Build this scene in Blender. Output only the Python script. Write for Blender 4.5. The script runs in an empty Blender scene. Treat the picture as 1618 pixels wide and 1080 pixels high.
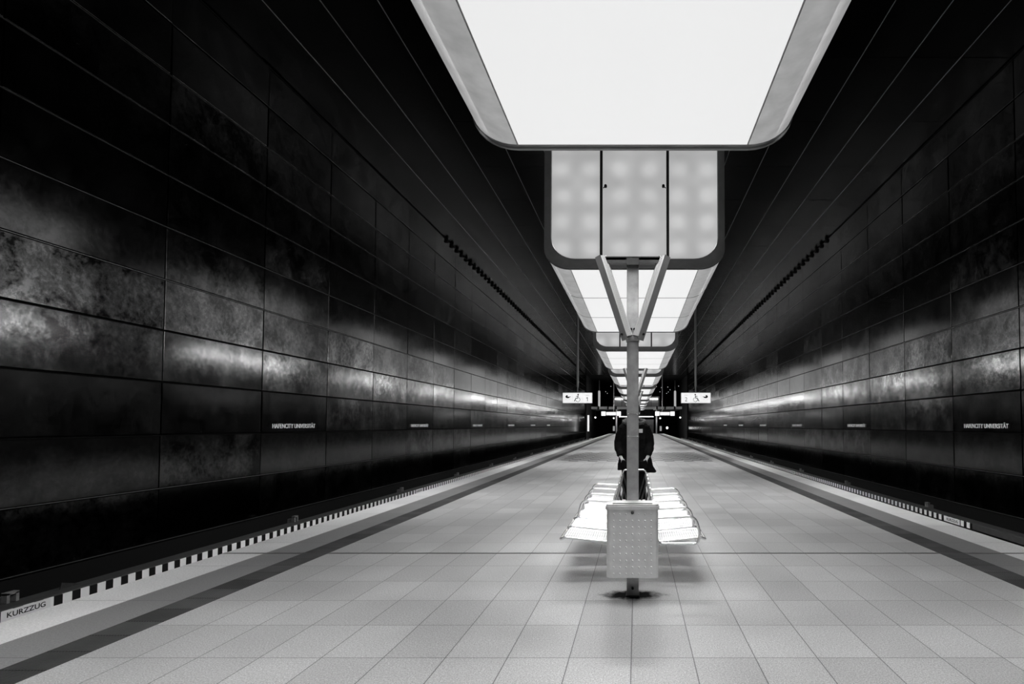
import bpy, bmesh, math, random
from mathutils import Vector, Matrix
random.seed(7)
PI = math.pi
C = bpy.context.scene.collection
S = bpy.context.scene

# ---------------------------------------------------------------- camera, world, exposure
cam_d = bpy.data.cameras.new('camera')
cam = bpy.data.objects.new('camera', cam_d); C.objects.link(cam); S.camera = cam
CAMX, CAMZ = 0.035, 1.5
cam.location = (CAMX, 0, CAMZ); PITCH_UP = math.atan(32.2/900); cam.rotation_euler = (PI/2+PITCH_UP, 0, 0)
cam_d.sensor_width = 36; cam_d.lens = 900/1618*36
cam_d.shift_x = -197/1618; cam_d.shift_y = (131-32.2)/1618
cam_d.clip_start = 0.05; cam_d.clip_end = 400
w = bpy.data.worlds.new('world'); S.world = w; w.use_nodes = True
w.node_tree.nodes['Background'].inputs[0].default_value = (0, 0, 0, 1)
w.node_tree.nodes['Background'].inputs[1].default_value = 0.0
S.view_settings.view_transform = 'Standard'; S.view_settings.look = 'None'
S.view_settings.exposure = 0.0; S.view_settings.gamma = 1.0
S.view_settings.use_curve_mapping = False
FLOOR_FILL_W = 86.0             # watts of the added bodiless floor light under each hanging container
FLOOR_FILL_SPREAD = 105
WASH_W = 150.0             # watts of each of two added, bodiless wall lights per container
END_W = 27.0              # watts of each added light at a container end, filling the gaps
EDGE_W = 60.0            # watts of each of two added lights aimed at the platform edges
WASH_SPREAD = 172

# ---------------------------------------------------------------- mesh helpers
class MB:
    """collects boxes, bars, tubes and sheets; build() links them as one mesh object"""
    def __init__(s): s.v = []; s.f = []; s.mi = []; s.m = 0
    def add(s, vs, fs):
        n = len(s.v); s.v += [tuple(p) for p in vs]
        s.f += [tuple(i+n for i in f) for f in fs]; s.mi += [s.m]*len(fs); return s
    def box(s, x0, x1, y0, y1, z0, z1):
        return s.add([(x0,y0,z0),(x1,y0,z0),(x1,y1,z0),(x0,y1,z0),(x0,y0,z1),(x1,y0,z1),(x1,y1,z1),(x0,y1,z1)],
              [(0,3,2,1),(4,5,6,7),(0,1,5,4),(1,2,6,5),(2,3,7,6),(3,0,4,7)])
    def bbox(s, x0, x1, y0, y1, z0, z1, b=0.005, seg=2):
        bm = bmesh.new(); bmesh.ops.create_cube(bm, size=1)
        for q in bm.verts: q.co = Vector(((x0+x1)/2+q.co.x*(x1-x0), (y0+y1)/2+q.co.y*(y1-y0), (z0+z1)/2+q.co.z*(z1-z0)))
        bmesh.ops.bevel(bm, geom=bm.edges[:], offset=b, segments=seg, affect='EDGES', profile=.5)
        return s.bm(bm)
    def bm(s, bm):
        bm.verts.index_update(); s.add([q.co[:] for q in bm.verts], [[q.index for q in f.verts] for f in bm.faces]); bm.free(); return s
    def prism(s, pts, axis, a, b):
        """closed outline of 2-D points extruded along axis from a to b"""
        def P(p, t):
            return {'x': (t,p[0],p[1]), 'y': (p[0],t,p[1]), 'z': (p[0],p[1],t)}[axis]
        n = len(pts)
        return s.add([P(p,a) for p in pts]+[P(p,b) for p in pts],
            [tuple(range(n))[::-1], tuple(range(n,2*n))]+[(i,(i+1)%n,n+(i+1)%n,n+i) for i in range(n)])
    def sheet(s, pts, axis, a, b, n=1):
        """open outline extruded along axis, no caps"""
        def P(p, t):
            return {'x': (t,p[0],p[1]), 'y': (p[0],t,p[1]), 'z': (p[0],p[1],t)}[axis]
        k = len(pts)
        return s.add([P(p,a) for p in pts]+[P(p,b) for p in pts], [(i,i+1,k+i+1,k+i) for i in range(k-1)])
    def ring(s, outer, inner, axis, a, b):
        def P(p, t):
            return {'x': (t,p[0],p[1]), 'y': (p[0],t,p[1]), 'z': (p[0],p[1],t)}[axis]
        n = len(outer); vs = [P(p,a) for p in outer]+[P(p,b) for p in outer]+[P(p,a) for p in inner]+[P(p,b) for p in inner]
        fs = []
        for i in range(n):
            j = (i+1)%n
            fs += [(i,j,n+j,n+i),(2*n+j,2*n+i,3*n+i,3*n+j),(j,i,2*n+i,2*n+j),(n+i,n+j,3*n+j,3*n+i)]
        return s.add(vs, fs)
    def tube(s, path, r, seg=8, closed=False):
        P = [Vector(p) for p in path]; n = len(P); vs = []; fs = []
        R = r if isinstance(r, (list, tuple)) else [r]*n
        t0 = (P[1]-P[0]).normalized(); u = t0.orthogonal().normalized()
        for i in range(n):
            if closed: t = (P[(i+1)%n]-P[i-1]).normalized()
            else: t = (P[min(i+1,n-1)]-P[max(i-1,0)]).normalized()
            u = (u - t*u.dot(t)).normalized(); q = t.cross(u)
            for k in range(seg):
                a = 2*PI*k/seg; vs.append(P[i]+(u*math.cos(a)+q*math.sin(a))*R[i])
        for i in range(n if closed else n-1):
            j = (i+1)%n
            for k in range(seg):
                l = (k+1)%seg; fs.append((i*seg+k, i*seg+l, j*seg+l, j*seg+k))
        if not closed: fs += [tuple(range(seg))[::-1], tuple(range((n-1)*seg, n*seg))]
        return s.add(vs, fs)
    def bar(s, a, b, w, d, up=(0,1,0)):
        """rectangular bar from a to b; w across, d along `up`"""
        a = Vector(a); b = Vector(b); t = (b-a).normalized(); up = Vector(up)
        up = (up-t*up.dot(t)).normalized(); q = t.cross(up)
        vs = [p+q*(i*w/2)+up*(j*d/2) for p in (a,b) for i,j in ((-1,-1),(1,-1),(1,1),(-1,1))]
        return s.add(vs, [(0,3,2,1),(4,5,6,7),(0,1,5,4),(1,2,6,5),(2,3,7,6),(3,0,4,7)])
    def sphere(s, c, r, sc=(1,1,1), u=12, v=8):
        bm = bmesh.new(); bmesh.ops.create_uvsphere(bm, u_segments=u, v_segments=v, radius=r)
        for q in bm.verts: q.co = Vector((c[0]+q.co.x*sc[0], c[1]+q.co.y*sc[1], c[2]+q.co.z*sc[2]))
        return s.bm(bm)
    def loft(s, rings, cap=True):
        n = len(rings[0]); vs = [p for r in rings for p in r]; fs = []
        for i in range(len(rings)-1):
            for k in range(n):
                l = (k+1)%n; fs.append((i*n+k, i*n+l, (i+1)*n+l, (i+1)*n+k))
        if cap: fs += [tuple(range(n))[::-1], tuple(range((len(rings)-1)*n, len(rings)*n))]
        return s.add(vs, fs)
    def build(s, name, mats, parent=None, smooth=None, loc=None):
        me = bpy.data.meshes.new(name); me.from_pydata(s.v, [], s.f)
        for m in (mats if isinstance(mats, (list, tuple)) else [mats]): me.materials.append(m)
        me.polygons.foreach_set('material_index', s.mi)
        bm = bmesh.new(); bm.from_mesh(me); bmesh.ops.recalc_face_normals(bm, faces=bm.faces[:]); bm.to_mesh(me); bm.free()
        if smooth is not None:
            me.polygons.foreach_set('use_smooth', [True]*len(me.polygons)); me.set_sharp_from_angle(angle=math.radians(smooth))
        o = bpy.data.objects.new(name, me); C.objects.link(o)
        if parent: o.parent = parent
        if loc: o.location = loc
        return o

def tag(o, label=None, cat=None, group=None, kind=None):
    if label: o['label'] = label
    if cat: o['category'] = cat
    if group: o['group'] = group
    if kind: o['kind'] = kind
    return o
def struct(o, label, cat): return tag(o, label, cat, kind='structure')
def empty(name, loc, rz=0):
    o = bpy.data.objects.new(name, None); C.objects.link(o); o.location = loc; o.rotation_euler = (0,0,rz)
    o.empty_display_size = .1; return o
def copy_tree(o, parent=None):
    c = o.copy(); C.objects.link(c); c.parent = parent
    for ch in list(o.children): copy_tree(ch, c)
    return c
def text_mesh(body, size, extrude, sx=1.0, align='LEFT', bold=0.0):
    cu = bpy.data.curves.new('lettering', 'FONT'); cu.body = body; cu.size = size; cu.extrude = extrude
    cu.align_x = align; cu.offset = bold; cu.resolution_u = 4
    t = bpy.data.objects.new('lettering_source', cu); C.objects.link(t)
    dg = bpy.context.evaluated_depsgraph_get(); me = bpy.data.meshes.new_from_object(t.evaluated_get(dg))
    bpy.data.objects.remove(t); bpy.data.curves.remove(cu)
    xs = [v.co.x for v in me.vertices]; ys = [v.co.y for v in me.vertices]
    return me, (min(xs), max(xs), min(ys), max(ys))
def text_obj(name, body, mat, width, height, extrude, bold=0.0):
    """lettering scaled to width x height, origin at its lower left"""
    me, (a, b, c, d) = text_mesh(body, 1, 0.0, bold=bold)
    bm = bmesh.new(); bm.from_mesh(me)
    bmesh.ops.remove_doubles(bm, verts=bm.verts[:], dist=1e-5)
    if extrude > 0:
        r = bmesh.ops.extrude_face_region(bm, geom=bm.faces[:])
        for q in r['geom']:
            if isinstance(q, bmesh.types.BMVert): q.co.z += 1
    for q in bm.verts:
        q.co = Vector(((q.co.x-a)/(b-a)*width, (q.co.y-c)/(d-c)*height, q.co.z*extrude))
    bmesh.ops.recalc_face_normals(bm, faces=bm.faces[:])
    bm.to_mesh(me); bm.free(); me.name = name; me.materials.clear(); me.materials.append(mat)
    o = bpy.data.objects.new(name, me); C.objects.link(o); return o
def flat_obj(name, mb, mat, parent): return mb.build(name, mat, parent)
ROT_CAM = (PI/2, 0, 0)                      # text faces -Y
ROT_LEFT = (PI/2, 0, PI/2)                  # text faces +X, reads towards +Y
ROT_RIGHT = (PI/2, 0, -PI/2)                # text faces -X, reads towards -Y

# ---------------------------------------------------------------- materials
def nodes(name):
    m = bpy.data.materials.new(name); m.use_nodes = True
    nt = m.node_tree; b = nt.nodes['Principled BSDF']; return m, nt, b
def N(nt, t, **k):
    n = nt.nodes.new(t)
    for a, v in k.items(): setattr(n, a, v)
    return n
def L(nt, a, b): nt.links.new(a, b)
def math_n(nt, op, a, b=None, c=None):
    n = N(nt, 'ShaderNodeMath', operation=op)
    for i, v in enumerate((a, b, c)):
        if v is None: continue
        if isinstance(v, (int, float)): n.inputs[i].default_value = v
        else: L(nt, v, n.inputs[i])
    return n.outputs[0]
def ramp(nt, fac, stops):
    r = N(nt, 'ShaderNodeValToRGB'); e = r.color_ramp.elements
    while len(e) < len(stops): e.new(.5)
    for q, (p, v) in zip(e, stops): q.position = p; q.color = (v, v, v, 1)
    L(nt, fac, r.inputs[0]); return r.outputs[0]
def noise(nt, vec, scale, detail=4, rough=.6, dist=0):
    n = N(nt, 'ShaderNodeTexNoise'); n.inputs['Scale'].default_value = scale; n.inputs['Detail'].default_value = detail
    n.inputs['Roughness'].default_value = rough; n.inputs['Distortion'].default_value = dist
    if vec is not None: L(nt, vec, n.inputs['Vector'])
    return n.outputs[0]
def plain(name, g, rough=.5, metal=0.0, spec=.5, var=0.0, scale=8, rvar=0.0):
    m, nt, b = nodes(name)
    b.inputs['Base Color'].default_value = (g, g, g, 1); b.inputs['Roughness'].default_value = rough
    b.inputs['Metallic'].default_value = metal; b.inputs['Specular IOR Level'].default_value = spec
    if var or rvar:
        tc = N(nt, 'ShaderNodeTexCoord'); f = noise(nt, tc.outputs['Object'], scale)
        if var: L(nt, ramp(nt, f, [(.3, max(0, g-var)), (.7, g+var)]), b.inputs['Base Color'])
        if rvar: L(nt, ramp(nt, f, [(.3, rough-rvar), (.7, rough+rvar)]), b.inputs['Roughness'])
    return m
def glow(name, strength, diff=.5):
    m, nt, b = nodes(name)
    b.inputs['Base Color'].default_value = (diff, diff, diff, 1); b.inputs['Roughness'].default_value = .4
    b.inputs['Emission Color'].default_value = (1,1,1,1); b.inputs['Emission Strength'].default_value = strength
    return m

M = {}
M['lamp_white'] = glow('lit_diffuser', .80, .06)
M['steel'] = plain('brushed_steel', .34, .42, .5, var=.06, scale=14, rvar=.06)
M['chrome'] = plain('polished_tube', .95, .24, .8)
M['seat'] = plain('seat_sheet', .97, .5, .3)
M['dark_metal'] = plain('dark_metal', .06, .45, .6, var=.02)
M['frame'] = plain('container_frame', .22, .4, .3, var=.03, scale=5)
M['bin'] = plain('bin_steel', .72, .36, .5, var=.07, scale=9, rvar=.05)
M['black'] = plain('black_rubber', .012, .7, 0, .2)
M['black_gloss'] = plain('black_plate', .015, .4, 0, .4)
M['pit'] = plain('track_bed', .012, .95, 0, .1, var=.006, scale=4)
M['cover'] = plain('rail_cover', .05, .6, 0, .3, var=.01)
M['white'] = plain('white_enamel', .85, .4)
M['ink'] = plain('black_print', .01, .6)
M['grey_ink'] = plain('grey_print', .35, .6)
M['concrete'] = plain('dark_concrete', .012, .85, 0, .2, var=.01, scale=2)
M['grey_wall'] = plain('grey_cladding', .16, .6, var=.02, scale=3)
M['fascia'] = plain('deck_fascia', .9, .6, var=.05, scale=2)
M['pale'] = plain('pale_pillar', .75, .5)
M['coat'] = plain('black_coat', .006, .8, 0, .1, var=.003, scale=60)
M['trouser'] = plain('black_trousers', .006, .85, 0, .1)
M['skin'] = plain('skin', .85, .5)
M['hair'] = plain('dark_hair', .015, .5)
M['fur'] = plain('hood_fur', .09, .9, var=.07, scale=90)
M['shoe'] = plain('black_shoe', .012, .4)
M['glow_sign'] = glow('lit_sign_face', .82)
M['glow_bright'] = glow('lit_square_face', 1.2)
M['glow_lamp'] = glow('lit_lamp', 6.0)
M['glow_soft'] = glow('lit_pillar', .8)
M['glow_col'] = glow('lit_column_tube', .36)
M['glow_dim'] = glow('dim_lit_panel', .22)

def make_corner():
    m, nt, b = nodes('curved_glass_lit'); tc = N(nt, 'ShaderNodeTexCoord')
    mp = N(nt, 'ShaderNodeMapping'); mp.inputs['Scale'].default_value = (1, 1, .05); L(nt, tc.outputs['Object'], mp.inputs[0])
    f = noise(nt, mp.outputs[0], 5, 3)
    b.inputs['Base Color'].default_value = (.10,.10,.10,1); b.inputs['Roughness'].default_value = .4
    b.inputs['Emission Color'].default_value = (1,1,1,1)
    L(nt, ramp(nt, f, [(.3,.24),(.7,.34)]), b.inputs['Emission Strength'])
    return m
M['corner'] = make_corner()
def make_end():
    # a grid of lamps glows through the frosted end panes
    m, nt, b = nodes('frosted_end_pane'); tc = N(nt, 'ShaderNodeTexCoord')
    sp = N(nt, 'ShaderNodeSeparateXYZ'); L(nt, tc.outputs['Object'], sp.inputs[0])
    def wave(v, per, ph):
        return math_n(nt, 'MULTIPLY_ADD', math_n(nt, 'COSINE', math_n(nt, 'MULTIPLY', math_n(nt, 'ADD', v, -ph), 2*PI/per)), .5, .5)
    gx = wave(sp.outputs[0], .46, .23); gz = wave(sp.outputs[2], .42, .75)
    g = math_n(nt, 'MULTIPLY', gx, gz)
    n = noise(nt, tc.outputs['Object'], 1.3, 2)
    e = math_n(nt, 'ADD', math_n(nt, 'MULTIPLY', g, .15), math_n(nt, 'MULTIPLY_ADD', n, .26, .23))
    b.inputs['Base Color'].default_value = (.5,.5,.5,1); b.inputs['Roughness'].default_value = .45
    b.inputs['Emission Color'].default_value = (1,1,1,1); L(nt, e, b.inputs['Emission Strength'])
    return m
M['end'] = make_end()

def make_wall(name, g0, g1, r0, r1, patina, least=.3):
    m, nt, b = nodes(name); tc = N(nt, 'ShaderNodeTexCoord'); geo = N(nt, 'ShaderNodeNewGeometry')
    rnd = geo.outputs['Random Per Island']
    off = N(nt, 'ShaderNodeCombineXYZ'); L(nt, math_n(nt, 'MULTIPLY', rnd, 37.0), off.inputs[1]); L(nt, math_n(nt, 'MULTIPLY', rnd, 91.0), off.inputs[2])
    v = N(nt, 'ShaderNodeVectorMath', operation='ADD'); L(nt, tc.outputs['Object'], v.inputs[0]); L(nt, off.outputs[0], v.inputs[1])
    big = noise(nt, v.outputs[0], 1.7, 9, .68, .25); fine = noise(nt, v.outputs[0], 11, 7, .75, .3)
    mixv = math_n(nt, 'ADD', math_n(nt, 'MULTIPLY', big, .62), math_n(nt, 'MULTIPLY', fine, .38))
    # how strongly a panel is weathered differs from panel to panel
    amt = math_n(nt, 'MULTIPLY', math_n(nt, 'POWER', N_white(nt, math_n(nt, 'ADD', rnd, 3.3)), 1.4), patina)
    pat = ramp(nt, mixv, [(.43, .1), (.49, .85), (.53, 1.2), (.58, 2.1)])
    pm = math_n(nt, 'ADD', math_n(nt, 'MULTIPLY', math_n(nt, 'SUBTRACT', pat, 1.0), math_n(nt, 'ADD', amt, least)), 1.0)
    base = math_n(nt, 'MULTIPLY_ADD', N_white(nt, rnd), g1-g0, g0)
    col = math_n(nt, 'MAXIMUM', math_n(nt, 'MULTIPLY', base, pm), .004)
    cc = N(nt, 'ShaderNodeCombineColor'); [L(nt, col, cc.inputs[i]) for i in range(3)]
    L(nt, cc.outputs[0], b.inputs['Base Color'])
    b.inputs['Metallic'].default_value = 1.0
    rr = math_n(nt, 'ADD', ramp(nt, mixv, [(.35, r0), (.65, r1)]), math_n(nt, 'MULTIPLY', amt, .06))
    L(nt, rr, b.inputs['Roughness'])
    bp = N(nt, 'ShaderNodeBump'); bp.inputs['Strength'].default_value = .05 if least > .1 else .01; bp.inputs['Distance'].default_value = .01
    L(nt, mixv, bp.inputs['Height']); L(nt, bp.outputs[0], b.inputs['Normal'])
    return m
def N_white(nt, v):
    n = N(nt, 'ShaderNodeTexWhiteNoise', noise_dimensions='1D'); L(nt, math_n(nt, 'MULTIPLY', v, 513.7), n.inputs['W']); return n.outputs['Value']
M['wall'] = make_wall('weathered_steel_panel', .040, .072, .11, .17, 1.1)
M['ceil'] = make_wall('dark_ceiling_panel', .010, .024, .2, .27, .05, .08)
M['joint'] = plain('panel_backing', .006, .9, 0, .1)
M['joint_light'] = plain('joint_profile', .22, .35, .8)

TILE_Y0 = .13                                # tile joints at .13 + .6 k
def make_floor(name, g, var, tile, pattern=False, grain=2.2):
    m, nt, b = nodes(name); tc = N(nt, 'ShaderNodeTexCoord'); sp = N(nt, 'ShaderNodeSeparateXYZ'); L(nt, tc.outputs['Object'], sp.inputs[0])
    X, Y = sp.outputs[0], sp.outputs[1]
    tx, ty = tile
    u = math_n(nt, 'DIVIDE', X, tx); v = math_n(nt, 'DIVIDE', math_n(nt, 'SUBTRACT', Y, TILE_Y0), ty)
    iu = math_n(nt, 'FLOOR', u); iv = math_n(nt, 'FLOOR', v)
    du = math_n(nt, 'MULTIPLY', math_n(nt, 'PINGPONG', u, .5), tx); dv = math_n(nt, 'MULTIPLY', math_n(nt, 'PINGPONG', v, .5), ty)
    joint = math_n(nt, 'LESS_THAN', math_n(nt, 'MINIMUM', du, dv), .0034)
    cv = N(nt, 'ShaderNodeCombineXYZ'); L(nt, iu, cv.inputs[0]); L(nt, iv, cv.inputs[1])
    wn = N(nt, 'ShaderNodeTexWhiteNoise', noise_dimensions='2D'); L(nt, cv.outputs[0], wn.inputs['Vector'])
    gr = noise(nt, tc.outputs['Object'], 120, 3, .7); mid = noise(nt, tc.outputs['Object'], 1.1, 4, .6); spk = noise(nt, tc.outputs['Object'], 60, 2, .5)
    tone = math_n(nt, 'MULTIPLY_ADD', math_n(nt, 'SUBTRACT', wn.outputs['Value'], .5), var, 1.0)
    tone = math_n(nt, 'MULTIPLY', tone, math_n(nt, 'MULTIPLY_ADD', math_n(nt, 'SUBTRACT', gr, .5), grain, 1.0))
    tone = math_n(nt, 'MULTIPLY', tone, math_n(nt, 'MULTIPLY_ADD', math_n(nt, 'SUBTRACT', mid, .5), .45, 1.0))
    tone = math_n(nt, 'MULTIPLY', tone, math_n(nt, 'MULTIPLY_ADD', math_n(nt, 'SUBTRACT', spk, .5), .6, 1.0))
    base = math_n(nt, 'MULTIPLY', tone, g)
    if pattern:      # inlaid dark chequer of tiles
        par = math_n(nt, 'MODULO', math_n(nt, 'ADD', math_n(nt, 'ADD', iu, iv), 1001), 2.0)      # row 39 is the nearest
        inx = math_n(nt, 'LESS_THAN', math_n(nt, 'ABSOLUTE', X), 3.2)
        iny = math_n(nt, 'MULTIPLY', math_n(nt, 'GREATER_THAN', v, 39.0), math_n(nt, 'LESS_THAN', v, 52.0))
        d = math_n(nt, 'MULTIPLY', math_n(nt, 'GREATER_THAN', par, .5), math_n(nt, 'MULTIPLY', inx, iny))
        base = math_n(nt, 'MULTIPLY', base, math_n(nt, 'MULTIPLY_ADD', d, -.8, 1.0))
        # dark, less specular patch round the foot of the first post
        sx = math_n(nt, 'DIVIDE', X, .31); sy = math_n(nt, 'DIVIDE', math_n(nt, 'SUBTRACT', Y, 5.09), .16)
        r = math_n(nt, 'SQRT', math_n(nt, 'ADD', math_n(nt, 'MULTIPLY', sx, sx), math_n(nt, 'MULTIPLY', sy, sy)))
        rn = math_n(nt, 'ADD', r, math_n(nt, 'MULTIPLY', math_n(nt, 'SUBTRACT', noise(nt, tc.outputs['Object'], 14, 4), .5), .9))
        dark_patch = ramp(nt, rn, [(.55, .015), (1.0, 1.0)]); base = math_n(nt, 'MULTIPLY', base, dark_patch)
        L(nt, math_n(nt, 'MULTIPLY', dark_patch, .45), b.inputs['Specular IOR Level'])
    base = math_n(nt, 'MULTIPLY', base, math_n(nt, 'MULTIPLY_ADD', joint, -.72, 1.0))
    cc = N(nt, 'ShaderNodeCombineColor'); [L(nt, base, cc.inputs[i]) for i in range(3)]
    L(nt, cc.outputs[0], b.inputs['Base Color'])
    L(nt, ramp(nt, mid, [(.3, .30), (.7, .42)]), b.inputs['Roughness']); b.inputs['Specular IOR Level'].default_value = .45
    bp = N(nt, 'ShaderNodeBump'); bp.inputs['Strength'].default_value = .08; bp.inputs['Distance'].default_value = .003
    L(nt, gr, bp.inputs['Height']); L(nt, bp.outputs[0], b.inputs['Normal'])
    return m
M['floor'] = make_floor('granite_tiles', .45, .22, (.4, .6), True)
M['band'] = make_floor('grey_granite_band', .25, .08, (9, 1.2), grain=1.4)
M['edge'] = make_floor('pale_edge_slab', .82, .06, (9, 1.2), grain=.7)
M['tactile'] = None
def make_tactile():
    m, nt, b = nodes('ribbed_paving'); tc = N(nt, 'ShaderNodeTexCoord'); sp = N(nt, 'ShaderNodeSeparateXYZ'); L(nt, tc.outputs['Object'], sp.inputs[0])
    v = math_n(nt, 'DIVIDE', math_n(nt, 'SUBTRACT', sp.outputs[1], 4.115), .29)
    j = math_n(nt, 'LESS_THAN', math_n(nt, 'PINGPONG', v, .5), .022)
    wn = N(nt, 'ShaderNodeTexWhiteNoise', noise_dimensions='1D'); L(nt, math_n(nt, 'FLOOR', v), wn.inputs['W'])
    f = noise(nt, tc.outputs['Object'], 3, 5)
    base = math_n(nt, 'MULTIPLY', math_n(nt, 'MULTIPLY_ADD', wn.outputs['Value'], .05, .05), math_n(nt, 'MULTIPLY_ADD', f, 1.2, .4))
    base = math_n(nt, 'MULTIPLY', base, math_n(nt, 'MULTIPLY_ADD', j, -.85, 1))
    cc = N(nt, 'ShaderNodeCombineColor'); [L(nt, base, cc.inputs[i]) for i in range(3)]
    L(nt, cc.outputs[0], b.inputs['Base Color']); b.inputs['Roughness'].default_value = .5
    return m
M['tactile'] = make_tactile()
def make_hazard(y0, a, bnd):
    m, nt, b = nodes('black_white_blocks'); tc = N(nt, 'ShaderNodeTexCoord'); sp = N(nt, 'ShaderNodeSeparateXYZ'); L(nt, tc.outputs['Object'], sp.inputs[0])
    v = math_n(nt, 'FRACT', math_n(nt, 'DIVIDE', math_n(nt, 'SUBTRACT', sp.outputs[1], y0), .236))
    wht = math_n(nt, 'MULTIPLY', math_n(nt, 'LESS_THAN', v, .52), math_n(nt, 'GREATER_THAN', sp.outputs[1], a))
    wht = math_n(nt, 'MULTIPLY', wht, math_n(nt, 'LESS_THAN', sp.outputs[1], bnd))
    c = math_n(nt, 'MULTIPLY_ADD', wht, .93, .012)
    cc = N(nt, 'ShaderNodeCombineColor'); [L(nt, c, cc.inputs[i]) for i in range(3)]
    L(nt, cc.outputs[0], b.inputs['Base Color']); b.inputs['Roughness'].default_value = .35
    return m

# ---------------------------------------------------------------- the hall: floor, walls, ceiling
HALL_END = 118.0
PLAT_END = 100.0
f = MB()
f.box(-4.8, 4.8, -6, PLAT_END, -1.15, -.012)
f.m = 1; f.add([(-3.575,-6,0),(3.575,-6,0),(3.575,PLAT_END,0),(-3.575,PLAT_END,0)], [(0,1,2,3)])
f.m = 2
for s in (-1, 1): f.add([(s*3.875,-6,0),(s*4.32,-6,0),(s*4.32,PLAT_END,0),(s*3.875,PLAT_END,0)], [(0,1,2,3)])
f.m = 3
for s in (-1, 1):
    f.add([(s*4.32,-6,0),(s*4.8,-6,0),(s*4.8,PLAT_END,0),(s*4.32,PLAT_END,0)], [(0,1,2,3)])
    f.add([(s*4.8,-6,0),(s*4.8,-6,-.012),(s*4.8,PLAT_END,-.012),(s*4.8,PLAT_END,0)], [(0,1,2,3)])
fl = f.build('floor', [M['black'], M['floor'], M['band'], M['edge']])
struct(fl, 'grey granite tiled platform floor with pale edge slabs', 'floor')
# the floor's top sheets must look up
for p in fl.data.polygons:
    if p.material_index and abs(p.normal.z) > .5 and p.normal.z < 0: p.flip()
t = MB(); t.box(-9.2, 9.2, -6, HALL_END, -1.35, -1.15)
struct(t.build('floor_trackbed', M['pit']), 'black track bed on both sides of the platform', 'track bed')
# metal expansion seam across the platform
s_ = MB(); s_.box(-4.8, 4.8, 6.705, 6.745, -.01, .0025)
struct(s_.build('trim_1', plain('seam_metal', .30, .28, .9)), 'dark metal expansion seam crossing the platform under the bench', 'floor seam')

for s, nm in ((-1, 'left'), (1, 'right')):
    t = MB(); n = 15; wd = .30/n; pts = []
    for i in range(n):
        a = 3.575+i*wd
        pts += [(s*(a+wd*.02), -.008), (s*(a+wd*.12), .004), (s*(a+wd*.62), .004), (s*(a+wd*.74), -.008)]
    pts = [(s*3.575, -.011), (s*3.575, -.008)] + pts + [(s*3.875, -.008), (s*3.875, -.011)]
    t.prism(pts, 'y', -6, PLAT_END)
    tag(t.build('tactile_strip', M['tactile']), 'dark ribbed tactile strip along the %s side of the platform' % nm, 'tactile strip', 'ribbed guiding strips')

ROWS = [-.478, .417, 1.327, 2.237, 3.126, 4.007, 4.929, 5.83, 6.726, 7.605, 8.517, 9.437]
CEIL = 9.437
def wx(s, z):                                # plumb walls
    return CAMX+s*8.14
def panel(mb, P, nrm, gap, depth, tilt):
    """P: corners a,b,c,d; a slightly tilted plate with folded edges"""
    a, b, c, d = [Vector(p) for p in P]; u = (b-a); v = (d-a); lu, lv = u.length, v.length; u = u/lu; v = v/lv
    ta, tb = random.gauss(0, tilt), random.gauss(0, tilt); ctr = (a+b+c+d)/4; q = []
    e = .006
    for su, sv in ((-1,-1),(1,-1),(1,1),(-1,1)):
        o = ctr+u*(su*(lu/2-gap/2-e))+v*(sv*(lv/2-gap/2-e)); q.append(o+nrm*(ta*su*lu/2+tb*sv*lv/2))
    r = []
    for k, (su, sv) in enumerate(((-1,-1),(1,-1),(1,1),(-1,1))):
        r.append(q[k]+u*(su*e)+v*(sv*e)-nrm*e)
    w_ = [p-nrm*depth for p in r]
    mb.add(q+r+w_, [(0,1,2,3)]+[(i,4+i,4+(i+1)%4,(i+1)%4) for i in range(4)]+[(4+i,8+i,8+(i+1)%4,4+(i+1)%4) for i in range(4)])
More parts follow.
